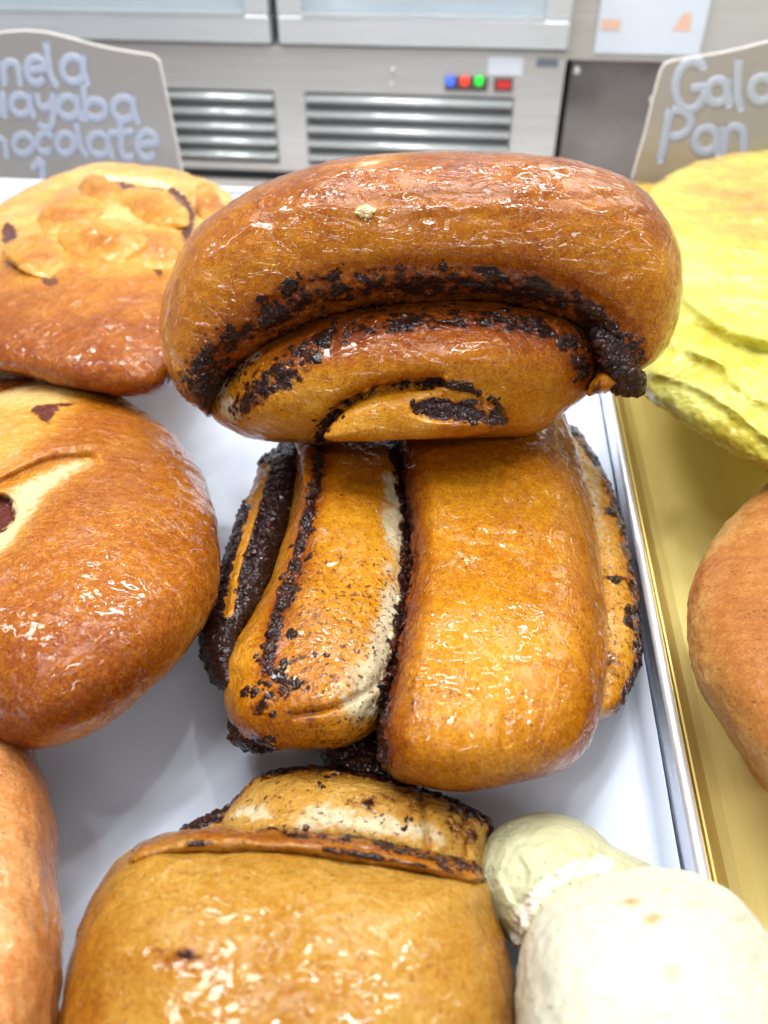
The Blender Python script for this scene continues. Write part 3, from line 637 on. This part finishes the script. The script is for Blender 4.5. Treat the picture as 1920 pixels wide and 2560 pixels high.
dome('body', E_OUT, level(.040), .045, .040, M_BUNM, b2, f_E, center=(90, 1220), k=2.35, q=2.0, nr=160, nphi=640, seed=17, grow=.0014)
strip('dough_flap', [(-120, 905), (-40, 896), (20, 898), (80, 904), (140, 914)], [(-120, 960), (-40, 945), (20, 930), (80, 918), (142, 918)], level(.045), .004, .008, M_BUNB, b2, lambda x, y, V: dict(tone=.12, pale=.5, choc=.7*sstep(918, 930, y)), cap=.1, ns=90, nt=40, seed=18, grow=.0008) if False else None
b2b = empty('stuffed_bun', (-.2, .34, 0), 'sliver of a pale-lipped bun peeking between the two left buns', 'bun', GB)
dome('body', [(-180, 850), (-100, 808), (-20, 796), (60, 795), (110, 798), (140, 802), (120, 812), (80, 830), (40, 870), (-60, 900), (-160, 900)], level(.034), .018, .034, M_BUNB, b2b,
     lambda x, y, V: dict(tone=.15+.5*sstep(808, 822, y), pale=.7*sstep(812, 800, y), choc=.55*band(x, y, [(-60, 830), (40, 818), (120, 806)], 7)), nr=50, nphi=220, seed=18, grow=.001, center=(0, 835))
b3 = empty('stuffed_bun', (-.11, .10, 0), 'rosy brown bun cut off by the lower left corner', 'bun', GB)
F_OUT = [(-300, 1700), (-160, 1500), (-40, 1462), (20, 1500), (60, 1580), (92, 1670), (112, 1760), (124, 1850), (132, 1950), (136, 2050), (128, 2150), (105, 2260), (60, 2400), (-100, 2500), (-300, 2300), (-360, 2000)]
dome('body', F_OUT, level(.030), .034, .030, M_BUNF, b3, lambda x, y, V: dict(tone=.45+.2*band(x, y, [(30, 1530), (90, 1680), (125, 1880)], 30)), center=(-80, 1950), k=2.5, nr=100, nphi=420, seed=19, grow=.0022)

# ================================================================== RIGHT TRAY BREADS
b4 = empty('cheese_bread', (.21, .38, 0), 'shiny yellow bread in the right-hand tray, wrinkled on its near side', 'bread')
G_OUT = [(1340, 640), (1365, 480), (1405, 414), (1455, 372), (1530, 342), (1620, 328), (1760, 330), (1900, 390), (2000, 560), (2010, 800), (1930, 980), (1800, 1050), (1700, 1034), (1620, 1000), (1540, 950), (1460, 900), (1400, 858), (1365, 800), (1345, 720)]
def f_G(x, y, V):
    w = 0
    for i, (p, a, wd) in enumerate((([(1480, 640), (1560, 700), (1650, 730), (1800, 740)], .0075, 16), ([(1440, 730), (1540, 770), (1600, 830), (1700, 880)], .0035, 18), ([(1410, 800), (1500, 830), (1580, 880), (1680, 960)], .003, 14), ([(1500, 760), (1620, 800), (1720, 830)], .003, 14))):
        w = w+1.5*a*band(x, y, p, wd)
    w = w-.006*band(x, y, [(1470, 690), (1560, 745), (1680, 775)], 16)+.0018*fbm(V, 90, 3, 4)*sstep(640, 740, y)
    return dict(tone=.24+.5*blob(x, y, 1640, 450, 190, 85, 12)+.22*band(x, y, [(1380, 420), (1480, 352), (1640, 326)], 10)+.1*sstep(900, 960, y), push=w, rough=.6*sstep(620, 760, y), pale=.3*blob(x, y, 1570, 900, 60, 25, 35))
dome('body', G_OUT, level(.046), .038, .046, M_YEL, b4, f_G, center=(1650, 680), k=2.5, q=2.0, nr=150, nphi=600, seed=20, grow=.0020)
b5 = empty('brown_bun', (.15, .20, 0), 'plain matte brown bun at the right edge in the right-hand tray', 'bun')
H_OUT = [(1700, 1022), (1650, 1052), (1600, 1098), (1545, 1160), (1505, 1230), (1484, 1310), (1484, 1390), (1505, 1468), (1550, 1550), (1600, 1630), (1652, 1700), (1760, 1780), (1900, 1780), (2040, 1640), (2090, 1400), (2020, 1160), (1860, 1030)]
def f_H(x, y, V):
    e = band(x, y, [(1640, 1062), (1545, 1165), (1500, 1250), (1490, 1380), (1520, 1480), (1600, 1620), (1670, 1710)], 44)
    return dict(tone=.58-.52*e*(.6+1.0*fbm(V, 45, 3, 8)), rough=.5*e)
dome('body', H_OUT, level(.036), .042, .036, M_BUNR, b5, f_H, center=(1780, 1400), k=2.3, nr=120, nphi=480, seed=21, grow=.0012)

# ================================================================== PALE BREADS
b6 = empty('small_pale_bread', (.035, .10, 0), 'small greenish pale bread with a torn crumbly side, beside the front chocolate roll', 'bread')
I_OUT = [(1036, 1880), (1042, 1838), (1060, 1800), (1098, 1768), (1160, 1754), (1225, 1758), (1280, 1786), (1320, 1822), (1370, 1846), (1412, 1874), (1440, 1940), (1380, 2040), (1250, 2090), (1150, 2075), (1108, 2040), (1082, 2010), (1060, 1975), (1042, 1930)]
def f_I(x, y, V):
    torn = band(x, y, [(1310, 1868), (1230, 1880), (1170, 1925), (1130, 1980), (1118, 2040)], 20)
    w = band(x, y, [(1090, 1830), (1075, 1890), (1100, 1950)], 10)+band(x, y, [(1130, 1850), (1150, 1890), (1140, 1930)], 9)
    return dict(tone=.34+.28*blob(x, y, 1240, 1850, 70, 40, 30)+.3*blob(x, y, 1090, 2010, 30, 40)+.2*sstep(1330, 1400, x), pale=torn*1.1, push=.0012*w+.001*fbm(V, 160, 3, 9), rough=.4+1.4*torn)
dome('body', I_OUT, level(.024), .024, .024, M_GRN, b6, f_I, center=(1210, 1930), k=2.3, nr=110, nphi=440, seed=22, grow=.0012)
b7 = empty('large_pale_bread', (.065, .075, 0), 'large floury off-white bread with faint tan spots in the lower right corner', 'bread')
J_OUT = [(1112, 2200), (1114, 2120), (1124, 2050), (1150, 1985), (1200, 1925), (1265, 1893), (1340, 1880), (1430, 1880), (1510, 1896), (1590, 1940), (1659, 2010), (1740, 2120), (1800, 2260), (1780, 2440), (1600, 2560), (1350, 2560), (1180, 2440), (1118, 2310)]
def f_J(x, y, V):
    sp = 0
    for cx, cy, rx, ry, a in ((1365, 1950, 26, 12, .5), (1440, 1925, 16, 9, .4), (1410, 1985, 26, 14, .7), (1500, 1955, 30, 10, .4), (1450, 2100, 24, 20, .4), (1590, 1990, 26, 10, .4), (1250, 1955, 12, 8, .3), (1320, 2160, 30, 15, .2), (1380, 2230, 20, 12, .2)):
        sp = sp+a*blob(x, y, cx, cy, rx, ry, -10)
    return dict(tone=.18+.75*sp+.2*band(x, y, [(1114, 2200), (1150, 1985), (1265, 1893)], 10), push=.0008*fbm(V, 90, 3, 3), rough=.35)
dome('body', J_OUT, level(.040), .036, .036, M_WHT, b7, f_J, center=(1440, 2220), k=2.5, nr=120, nphi=520, seed=23, grow=.0016)

# ------------------------------------------------------------------ crumbs
M_CRUMB = simple('bread_crumb', (.85, .68, .38), .8, 0, 500, .25, .0003)
def crumb(px, py, r, mat, label, bvhs=None, z=0., seed=1, flat=(1, 1, 1)):
    d = rays(px, py)
    p = CAM+d*((z-CAMZ)/d[2])
    if bvhs:
        hs = [h for h in (b.ray_cast(Vector(CAM), Vector(d)) for b in bvhs) if h[0] is not None]
        h = min(hs, key=lambda q: q[3]); p = np.array(h[0])
    v = ICO_V*np.array(flat); v = v*(1+.9*fbm(v, 1.7, 3, seed))[:, None]*r
    tag(mesh_obj('crumb', v+p, ICO_F, mat, at=tuple(p), smooth=False), label, 'crumb', 'loose crumbs')
crumb(790, 458, .0024, M_CRUMB, 'pale crumb stuck to the upper left of the top chocolate roll', tb, seed=2, flat=(1.2, .8, .7))
crumb(597, 1105, .0026, simple('brown_crumb', (.35, .2, .12), .8, 0, 500, .4, .0003), 'brownish crumb lying on the white paper under the top roll', z=0.001, seed=5, flat=(.6, 1.1, .8))
crumb(412, 702, .003, M_CRUMB, 'pale flake at the left flank of the top chocolate roll', z=.095, seed=7, flat=(.5, .7, 1.4)) if False else None

# ================================================================== PRICE SIGNS
s = NT('silvery_sign_card'); n = s.noise(3, 2); s.set(Base_Color=(.60, .56, .52), Metallic=.75, Roughness=.30, Normal=s.bump(s.noise(500, 2), .00004)); M_SIGN = s.m
M_TRIM = simple('sign_edge', (.72, .68, .64), .4)
M_INK = simple('silver_lettering', (.40, .44, .54), .4, .0)
def arc(cx, cy, rx, ry, a0, a1, n=14): return [(cx+rx*math.cos(math.radians(a0+(a1-a0)*i/n)), cy+ry*math.sin(math.radians(a0+(a1-a0)*i/n))) for i in range(n+1)]
# hand-drawn strokes; x 0..1, y 0 (baseline) up to 1 (x-height), tall letters to 1.6
GL = {
 'a': [arc(.48, .5, .40, .46, 30, 330), [(.86, 1.0), (.86, .5), (.98, .0)]],
 'b': [[(.12, 1.65), (.12, .05)], arc(.52, .48, .40, .44, 170, -170)],
 'c': [arc(.5, .5, .42, .46, 45, 315)],
 'e': [[(.12, .5), (.85, .58)]+arc(.5, .5, .40, .47, 15, 320)],
 'h': [[(.12, 1.6), (.12, .0)], [(.12, .55)]+arc(.5, .6, .36, .36, 160, 0)+[(.88, .0)]],
 'l': [[(.3, 1.65), (.38, .5), (.6, .0)]],
 'n': [[(.12, 1.), (.14, .0)], [(.13, .55)]+arc(.5, .6, .36, .38, 160, 0)+[(.9, .0)]],
 'o': [arc(.5, .5, .42, .46, 0, 360)],
 't': [[(.5, 1.5), (.48, .3), (.62, .02), (.9, .08)], [(.08, 1.02), (.92, 1.08)]],
 'u': [[(.1, 1.)]+arc(.45, .4, .34, .38, 180, 340)+[(.85, 1.), (.9, .0)]],
 'y': [[(.08, 1.), (.2, .5), (.5, .38), (.8, .6)], [(.88, 1.), (.86, .1), (.7, -.45), (.35, -.55), (.15, -.35)]],
 'C': [arc(.5, .8, .44, .78, 50, 310)], 'G': [arc(.5, .8, .46, .78, 50, 320)+[(.94, .72), (.55, .72)]],
 'P': [[(.2, 1.5), (.12, -.3)], arc(.42, 1.0, .46, .48, 110, -100)],
 '1': [[(.1, .9), (.5, 1.3), (.55, .0)]]}
def sign(name, label, outline, plane, letters, rad, stand):
    c = pt([outline[0][0]], [outline[0][1]], plane)[0]
    root = empty(name, (float(c[0]), float(c[1]), 0.), label, 'price sign', 'silver price signs behind the breads')
    n = np.array(plane[1]); n = n/np.linalg.norm(n); n = n if n[1] < 0 else -n
    o = catmull(outline, 240, True) if False else np.array(outline, float)
    dens = []
    for a, b in zip(o, np.roll(o, -1, 0)): dens += [a+(b-a)*t for t in np.linspace(0, 1, 6, endpoint=False)]
    P = pt(np.array(dens)[:, 0], np.array(dens)[:, 1], plane); m = len(P)
    V = np.vstack([P, P-n*.003]); F = [tuple(range(m))[::-1], tuple(range(m, 2*m))]+[(i, (i+1) % m, (i+1) % m+m, i+m) for i in range(m)]
    mesh_obj('card', V, F, M_SIGN, root, smooth=False)
    def tube(paths, r, nm, mat, off):
        VV, FF, k = [], [], 8
        for p in paths:
            p = np.array(p); T = np.gradient(p, axis=0); T /= np.linalg.norm(T, axis=1)[:, None]+1e-12
            S = np.cross(T, n); base = len(VV)
            pr = [(p[0]-T[0]*r*.6, .55)]+[(q, 1) for q in p]+[(p[-1]+T[-1]*r*.6, .55)]
            SS = [S[0]]+list(S)+[S[-1]]
            for (q, sc), s_ in zip(pr, SS):
                for j in range(k):
                    a = 2*math.pi*j/k; VV.append(q+s_*r*sc*math.cos(a)+n*(off+r*.14*sc*math.sin(a)))
            for i in range(len(pr)-1):
                for j in range(k):
                    FF.append((base+i*k+j, base+i*k+(j+1) % k, base+(i+1)*k+(j+1) % k, base+(i+1)*k+j))
            FF.append(tuple(base+j for j in range(k))); FF.append(tuple(base+(len(pr)-1)*k+j for j in range(k))[::-1])
        return mesh_obj(nm, np.array(VV), FF, mat, root)
    closed = list(P)+[P[0], P[1]]
    tube([closed], .0016, 'edge_trim', M_TRIM, -.0015)
    paths = []
    for ch, x0, x1, yb, yt, sl in letters:      # left, right, baseline, x-height line, slant
        for st in GL[ch]:
            q = catmull(st, max(10, len(st)*4), False) if len(st) > 2 else np.linspace(st[0], st[1], 8)
            X = x0+(x1-x0)*q[:, 0]+sl*q[:, 1]; Y = yb+(yt-yb)*q[:, 1]
            paths.append(pt(X, Y, plane))
    tube(paths, rad, 'lettering', M_INK, .0004)
    if stand:
        box_obj('foot', [stand], M_TRIM, root)
    return root
PLS = ((0, .700, 0), (0, -1, .16))
Lt = [('n', 4, 48, 180, 134, -3), ('e', 54, 104, 182, 124, -2), ('l', 92, 140, 184, 130, -4), ('a', 132, 190, 180, 122, -3),
      ('C', -130, -70, 186, 150, 0), ('a', -62, -8, 184, 138, -2),
      ('a', 22, 73, 250, 204, -3), ('y', 78, 122, 252, 204, -2), ('a', 124, 176, 256, 208, -3), ('b', 180, 234, 258, 214, -4), ('a', 242, 298, 262, 210, -3), ('u', -38, 16, 250, 204, -2), ('G', -110, -48, 252, 218, 0),
      ('h', -30, 20, 338, 298, -2), ('o', 27, 74, 335, 290, 0), ('c', 78, 118, 332, 287, 0), ('o', 120, 163, 335, 288, 0), ('l', 158, 204, 336, 294, -4), ('a', 190, 243, 338, 288, -3), ('t', 238, 294, 343, 290, -4), ('e', 292, 344, 344, 284, 0), ('C', -95, -38, 338, 304, 0),
      ('1', 68, 112, 396, 358, 0)]
sign('price_sign', 'silver sign with an arched top at left, lettered nela, ayaba, chocolate', [(-230, 128), (-200, 122), (-140, 108), (-60, 84), (10, 71), (55, 68), (100, 72), (150, 84), (200, 98), (250, 109), (300, 117), (328, 121), (342, 132), (350, 170), (366, 245), (380, 310), (396, 400), (402, 440), (-260, 430), (-250, 280)], PLS, Lt, .0034, None)
PLR = ((0, .712, 0), (0, -1, .16))
Rt = [('G', 1452, 1524, 240, 173, 6), ('a', 1522, 1576, 226, 172, 4), ('l', 1574, 1616, 234, 172, 6), ('o', 1616, 1672, 222, 166, 4),
      ('P', 1422, 1492, 328, 268, 8), ('a', 1494, 1552, 332, 276, 5), ('n', 1556, 1612, 334, 274, 4)]
sign('price_sign', 'silver sign with slanting edge at right, lettered Galo and Pan, behind the yellow bread', [(1366, 392), (1380, 340), (1396, 285), (1412, 215), (1428, 155), (1436, 140), (1452, 133), (1500, 126), (1560, 116), (1610, 105), (1659, 92), (1740, 70), (1820, 60), (1900, 80), (1980, 100), (2020, 130), (2040, 300), (2040, 470), (1360, 470), (1360, 420)], PLR, Rt, .0038, None)

# ================================================================== REFRIGERATOR
def steel(name, lo, hi, rough=.3, sx=(1, 1, 22), metal=.5):
    s = NT(name); a = s.noise(9, 4, .6, stretch=sx); b = s.noise(2.2, 2, seed=2)
    c = s.ramp(s.math('ADD', s.math('MULTIPLY', a, .4), s.math('MULTIPLY', b, .6)), [(.3, lo), (.7, hi)])
    s.set(Base_Color=c, Metallic=metal, Roughness=rough, Normal=s.bump(s.noise(7, 3, seed=5), .004)); return s.m
M_ST = steel('fridge_steel', (.54, .52, .50), (.76, .75, .75), .30)
M_STD = steel('dark_steel_panel', (.20, .18, .17), (.48, .45, .43), .30, (1.5, 1, 2.5), .7)
M_FRAME = steel('door_frame_steel', (.66, .69, .72), (.84, .87, .9), .3)
M_BLK = simple('black_plastic', (.01, .01, .012), .35)
M_SLOT = simple('vent_recess', (.60, .62, .62), .5)
M_BLADE = steel('vent_blade_steel', (.62, .66, .66), (.85, .88, .88), .22)
YF = 1.10
def fx(px, py=200, Y=YF): return float(P3(px, py, Y)[0])
def fz(py, Y=YF, px=829): return float(P3(px, py, Y)[2])
X0, X1 = fx(-60), fx(1214); ZB, ZT = fz(378), fz(-180); ZM = fz(104)
fridge = empty('display_fridge', ((X0+X1)/2, YF+.3, fz(392)), 'stainless steel fridge behind the breads, with glass doors above a vented panel', 'fridge')
M_IN = simple('fridge_interior', (.62, .68, .72), .5)
def vents(x0, x1, rows, zc0):
    return [(x0, x1, YF-.001, YF+.03, zc0, zc0)]
vx = [(fx(345), fx(592)), (fx(658), fx(1112))]
ztop, zbot = fz(203), fz(362)
# lower panel built round the vent openings
box_obj('lower_panel', [(X0, vx[0][0], YF, YF+.02, ZB, ZM), (vx[0][1], vx[1][0], YF, YF+.02, ZB, ZM), (vx[1][1], X1, YF, YF+.02, ZB, ZM),
                        (vx[0][0], vx[0][1], YF, YF+.02, ztop, ZM), (vx[0][0], vx[0][1], YF, YF+.02, ZB, zbot), (vx[1][0], vx[1][1], YF, YF+.02, ztop, ZM), (vx[1][0], vx[1][1], YF, YF+.02, ZB, zbot)], M_ST, fridge)
for x0, x1 in vx:
    g = box_obj('vent_grille', [(x0, x1, YF+.016, YF+.019, zbot, ztop)], M_SLOT, fridge)
    V, F = [], []
    for k in range(5):
        z0 = ztop-(k+.12)*(ztop-zbot)/5; h = (ztop-zbot)/5*.60
        o = len(V)
        prof = [(YF+.004, z0-h), (YF-.006, z0-h*.8), (YF-.008, z0-h*.5), (YF-.003, z0-h*.2), (YF+.012, z0), (YF+.014, z0-.002), (YF+.006, z0-h)]
        for x in (x0+.002, x1-.002): V += [(x, a, b) for a, b in prof]
        n_ = len(prof)
        F += [tuple(o+i for i in range(n_)), tuple(o+n_+i for i in range(n_))[::-1]]+[(o+i, o+n_+i, o+n_+(i+1) % n_, o+(i+1) % n_) for i in range(n_)]
    tagb = mesh_obj('blades', V, F, M_BLADE, g)
box_obj('plinth', [(X0+.01, X1-.01, YF+.005, YF+.5, -.1178, ZB-.001)], M_BLK, fridge)
box_obj('cabinet', [(X0, X0+.02, YF+.021, YF+.55, ZB, ZT), (X1-.02, X1, YF+.021, YF+.55, ZB, ZT), (X0+.021, X1-.021, YF+.53, YF+.55, ZB, ZT), (X0+.021, X1-.021, YF+.021, YF+.529, ZM-.015, ZM-.004), (X0+.021, X1-.021, YF+.021, YF+.529, ZT-.02, ZT)], M_ST, fridge)
for z in (fz(60), fz(-40)):
    box_obj('shelf', [(X0+.022, X1-.022, YF+.06, YF+.5, z, z+.004)], M_IN, fridge)
box_obj('door_gap_strip', [(X0, X1, YF+.004, YF+.02, ZM+.0005, fz(98))], simple('rubber_gasket', (.25, .27, .3), .5), fridge)
s = NT('door_glass'); s.set(Base_Color=(.9, .95, .97), Roughness=.04, Transmission_Weight=.85, IOR=1.3); M_GLASS = s.m
M_DGLASS = simple('pale_glazed_pane', (.50, .57, .62), .12, .2)
for (dx0, dx1) in ((fx(0), fx(598)), (fx(615), fx(1212))):
    zb = fz(96); r = .030; fr_ = box_obj('door', [(dx0, dx1, YF-.012, YF+.018, zb, zb+r), (dx0, dx0+r, YF-.012, YF+.018, zb+r+.0002, ZT), (dx1-r, dx1, YF-.012, YF+.018, zb+r+.0002, ZT)], M_FRAME, fridge, bevel=.003)
    box_obj('pane', [(dx0+r+.0003, dx1-r-.0003, YF+.0, YF+.006, zb+r+.0003, ZT)], M_DGLASS, fr_)
    box_obj('gasket', [(dx0+r, dx1-r, YF-.0135, YF-.004, zb+r, zb+r+.004)], simple('bright_bead', (.85, .92, .95), .2, .6), fr_)
box_obj('name_badge', [(fx(1166, 126), fx(1214, 126), YF-.0135, YF-.0125, fz(134), fz(120))], simple('badge_grey', (.30, .33, .38), .3, .5), fridge) if False else box_obj('name_badge', [(fx(1160, 130), fx(1206, 130), YF-.002, YF-.0003, fz(135), fz(119))], simple('badge_grey', (.25, .28, .33), .3, .5), fridge)
box_obj('sticker', [(fx(1056, 130), fx(1130, 130), YF-.0012, YF-.0003, fz(156), fz(116))], simple('white_sticker', (.75, .80, .88), .5), fridge)
cp = box_obj('control_panel', [(fx(962, 176), fx(1054, 176), YF-.003, YF-.0003, fz(190), fz(162)), (fx(1068, 176), fx(1108, 176), YF-.003, YF-.0003, fz(190), fz(162))], simple('dark_panel', (.10, .08, .08), .3), fridge)
def disc(name, px, py, r, mat, parent, depth=.004):
    c = P3(px, py, YF-.003); V, F = [], []; n = 28
    for (yy, rr) in ((0, r), (-depth*.6, r), (-depth, r*.7)):
        V += [(c[0]+rr*math.cos(2*math.pi*i/n), c[1]+yy, c[2]+rr*math.sin(2*math.pi*i/n)) for i in range(n)]
    for k in range(2): F += [(k*n+i, k*n+(i+1) % n, (k+1)*n+(i+1) % n, (k+1)*n+i) for i in range(n)]
    F.append(tuple(2*n+i for i in range(n)))
    return mesh_obj(name, V, F, mat, parent)
for px, colr, nm, st in ((973, (.06, .16, .9), 'blue', .75), (1004, (1., .06, .03), 'red', .7), (1035, (.02, .75, .05), 'green', .7)):
    o = disc('indicator_light', px, 175, .0060, emit('lit_'+nm+'_lamp', colr, st), cp); o['label'] = 'round '+nm+' indicator light'
box_obj('digital_display', [(fx(1074, 176), fx(1103, 176), YF-.004, YF-.0032, fz(184), fz(166))], emit('red_display', (.5, .03, .03), .5), cp)
for yy in (150, 180): disc('screw', 851-5, yy, .0025, M_RIM, fridge) if yy == 180 else disc('screw', 849, yy, .0025, M_RIM, fridge)

# ------------------------------------------------------------------ steel cabinet to the right, with a notice and screws
YC = 1.14
cab = empty('steel_cabinet', (fx(1500, 200, YC), YC+.2, fz(392)), 'dark scuffed steel cabinet to the right of the fridge, behind the right sign', 'cabinet')
cx0, cx1 = fx(1226, 200, YC), fx(2300, 200, YC)
box_obj('body', [(cx0, cx1, YC, YC+.5, -.1178, fz(118, YC))], M_STD, cab, bevel=.002)
box_obj('upper_housing', [(fx(1219, 60, YC), cx1, YC-.012, YC+.5, fz(118, YC)+.0005, fz(-180, YC))], steel('upper_steel', (.62, .60, .55), (.82, .82, .78), .35), cab, bevel=.003)
for q, (px, py) in enumerate(((1246, 152), (1410, 215))):
    c = P3(px, py, YC-.001); n_ = 20
    V = [(c[0]+.005*math.cos(2*math.pi*i/n_), c[1], c[2]+.005*math.sin(2*math.pi*i/n_)) for i in range(n_)]+[(c[0]+.003*math.cos(2*math.pi*i/n_), c[1]-.003, c[2]+.003*math.sin(2*math.pi*i/n_)) for i in range(n_)]
    F = [(i, (i+1) % n_, n_+(i+1) % n_, n_+i) for i in range(n_)]+[tuple(n_+i for i in range(n_))]
    mesh_obj('screw', V, F, M_RIM, cab)
YN = YC-.014
ng = empty('notice', (fx(1400, 60, YN), YN, fz(118, YN)), 'white printed notice with two small orange pictures, fixed to the cabinet top right', 'notice')
box_obj('sheet', [(fx(1290, 60, YN), fx(1522, 60, YN), YN-.002, YN, fz(104, YN), fz(-120, YN))], simple('notice_paper', (.72, .78, .86), .5), ng)
M_OR = simple('orange_print', (.85, .55, .42), .6); M_GRY = simple('grey_print', (.5, .52, .6), .6)
box_obj('orange_picture', [(fx(1300, 40, YN), fx(1342, 40, YN), YN-.003, YN-.0021, fz(54, YN), fz(32, YN))], M_OR, ng)
zz0, zz1 = fz(54, YN), fz(16, YN); xa, xb, xc = fx(1456, 40, YN), fx(1496, 40, YN), fx(1480, 40, YN)
mesh_obj('orange_picture', [(xa, YN-.0024, zz0), (xb, YN-.0024, zz0), (xc+.006, YN-.0024, zz1), (xc-.004, YN-.0024, zz1), (xa, YN-.0021, zz0), (xb, YN-.0021, zz0), (xc+.006, YN-.0021, zz1), (xc-.004, YN-.0021, zz1)], [(0, 1, 2, 3), (4, 7, 6, 5), (0, 4, 5, 1), (1, 5, 6, 2), (2, 6, 7, 3), (3, 7, 4, 0)], M_OR, ng, smooth=False)
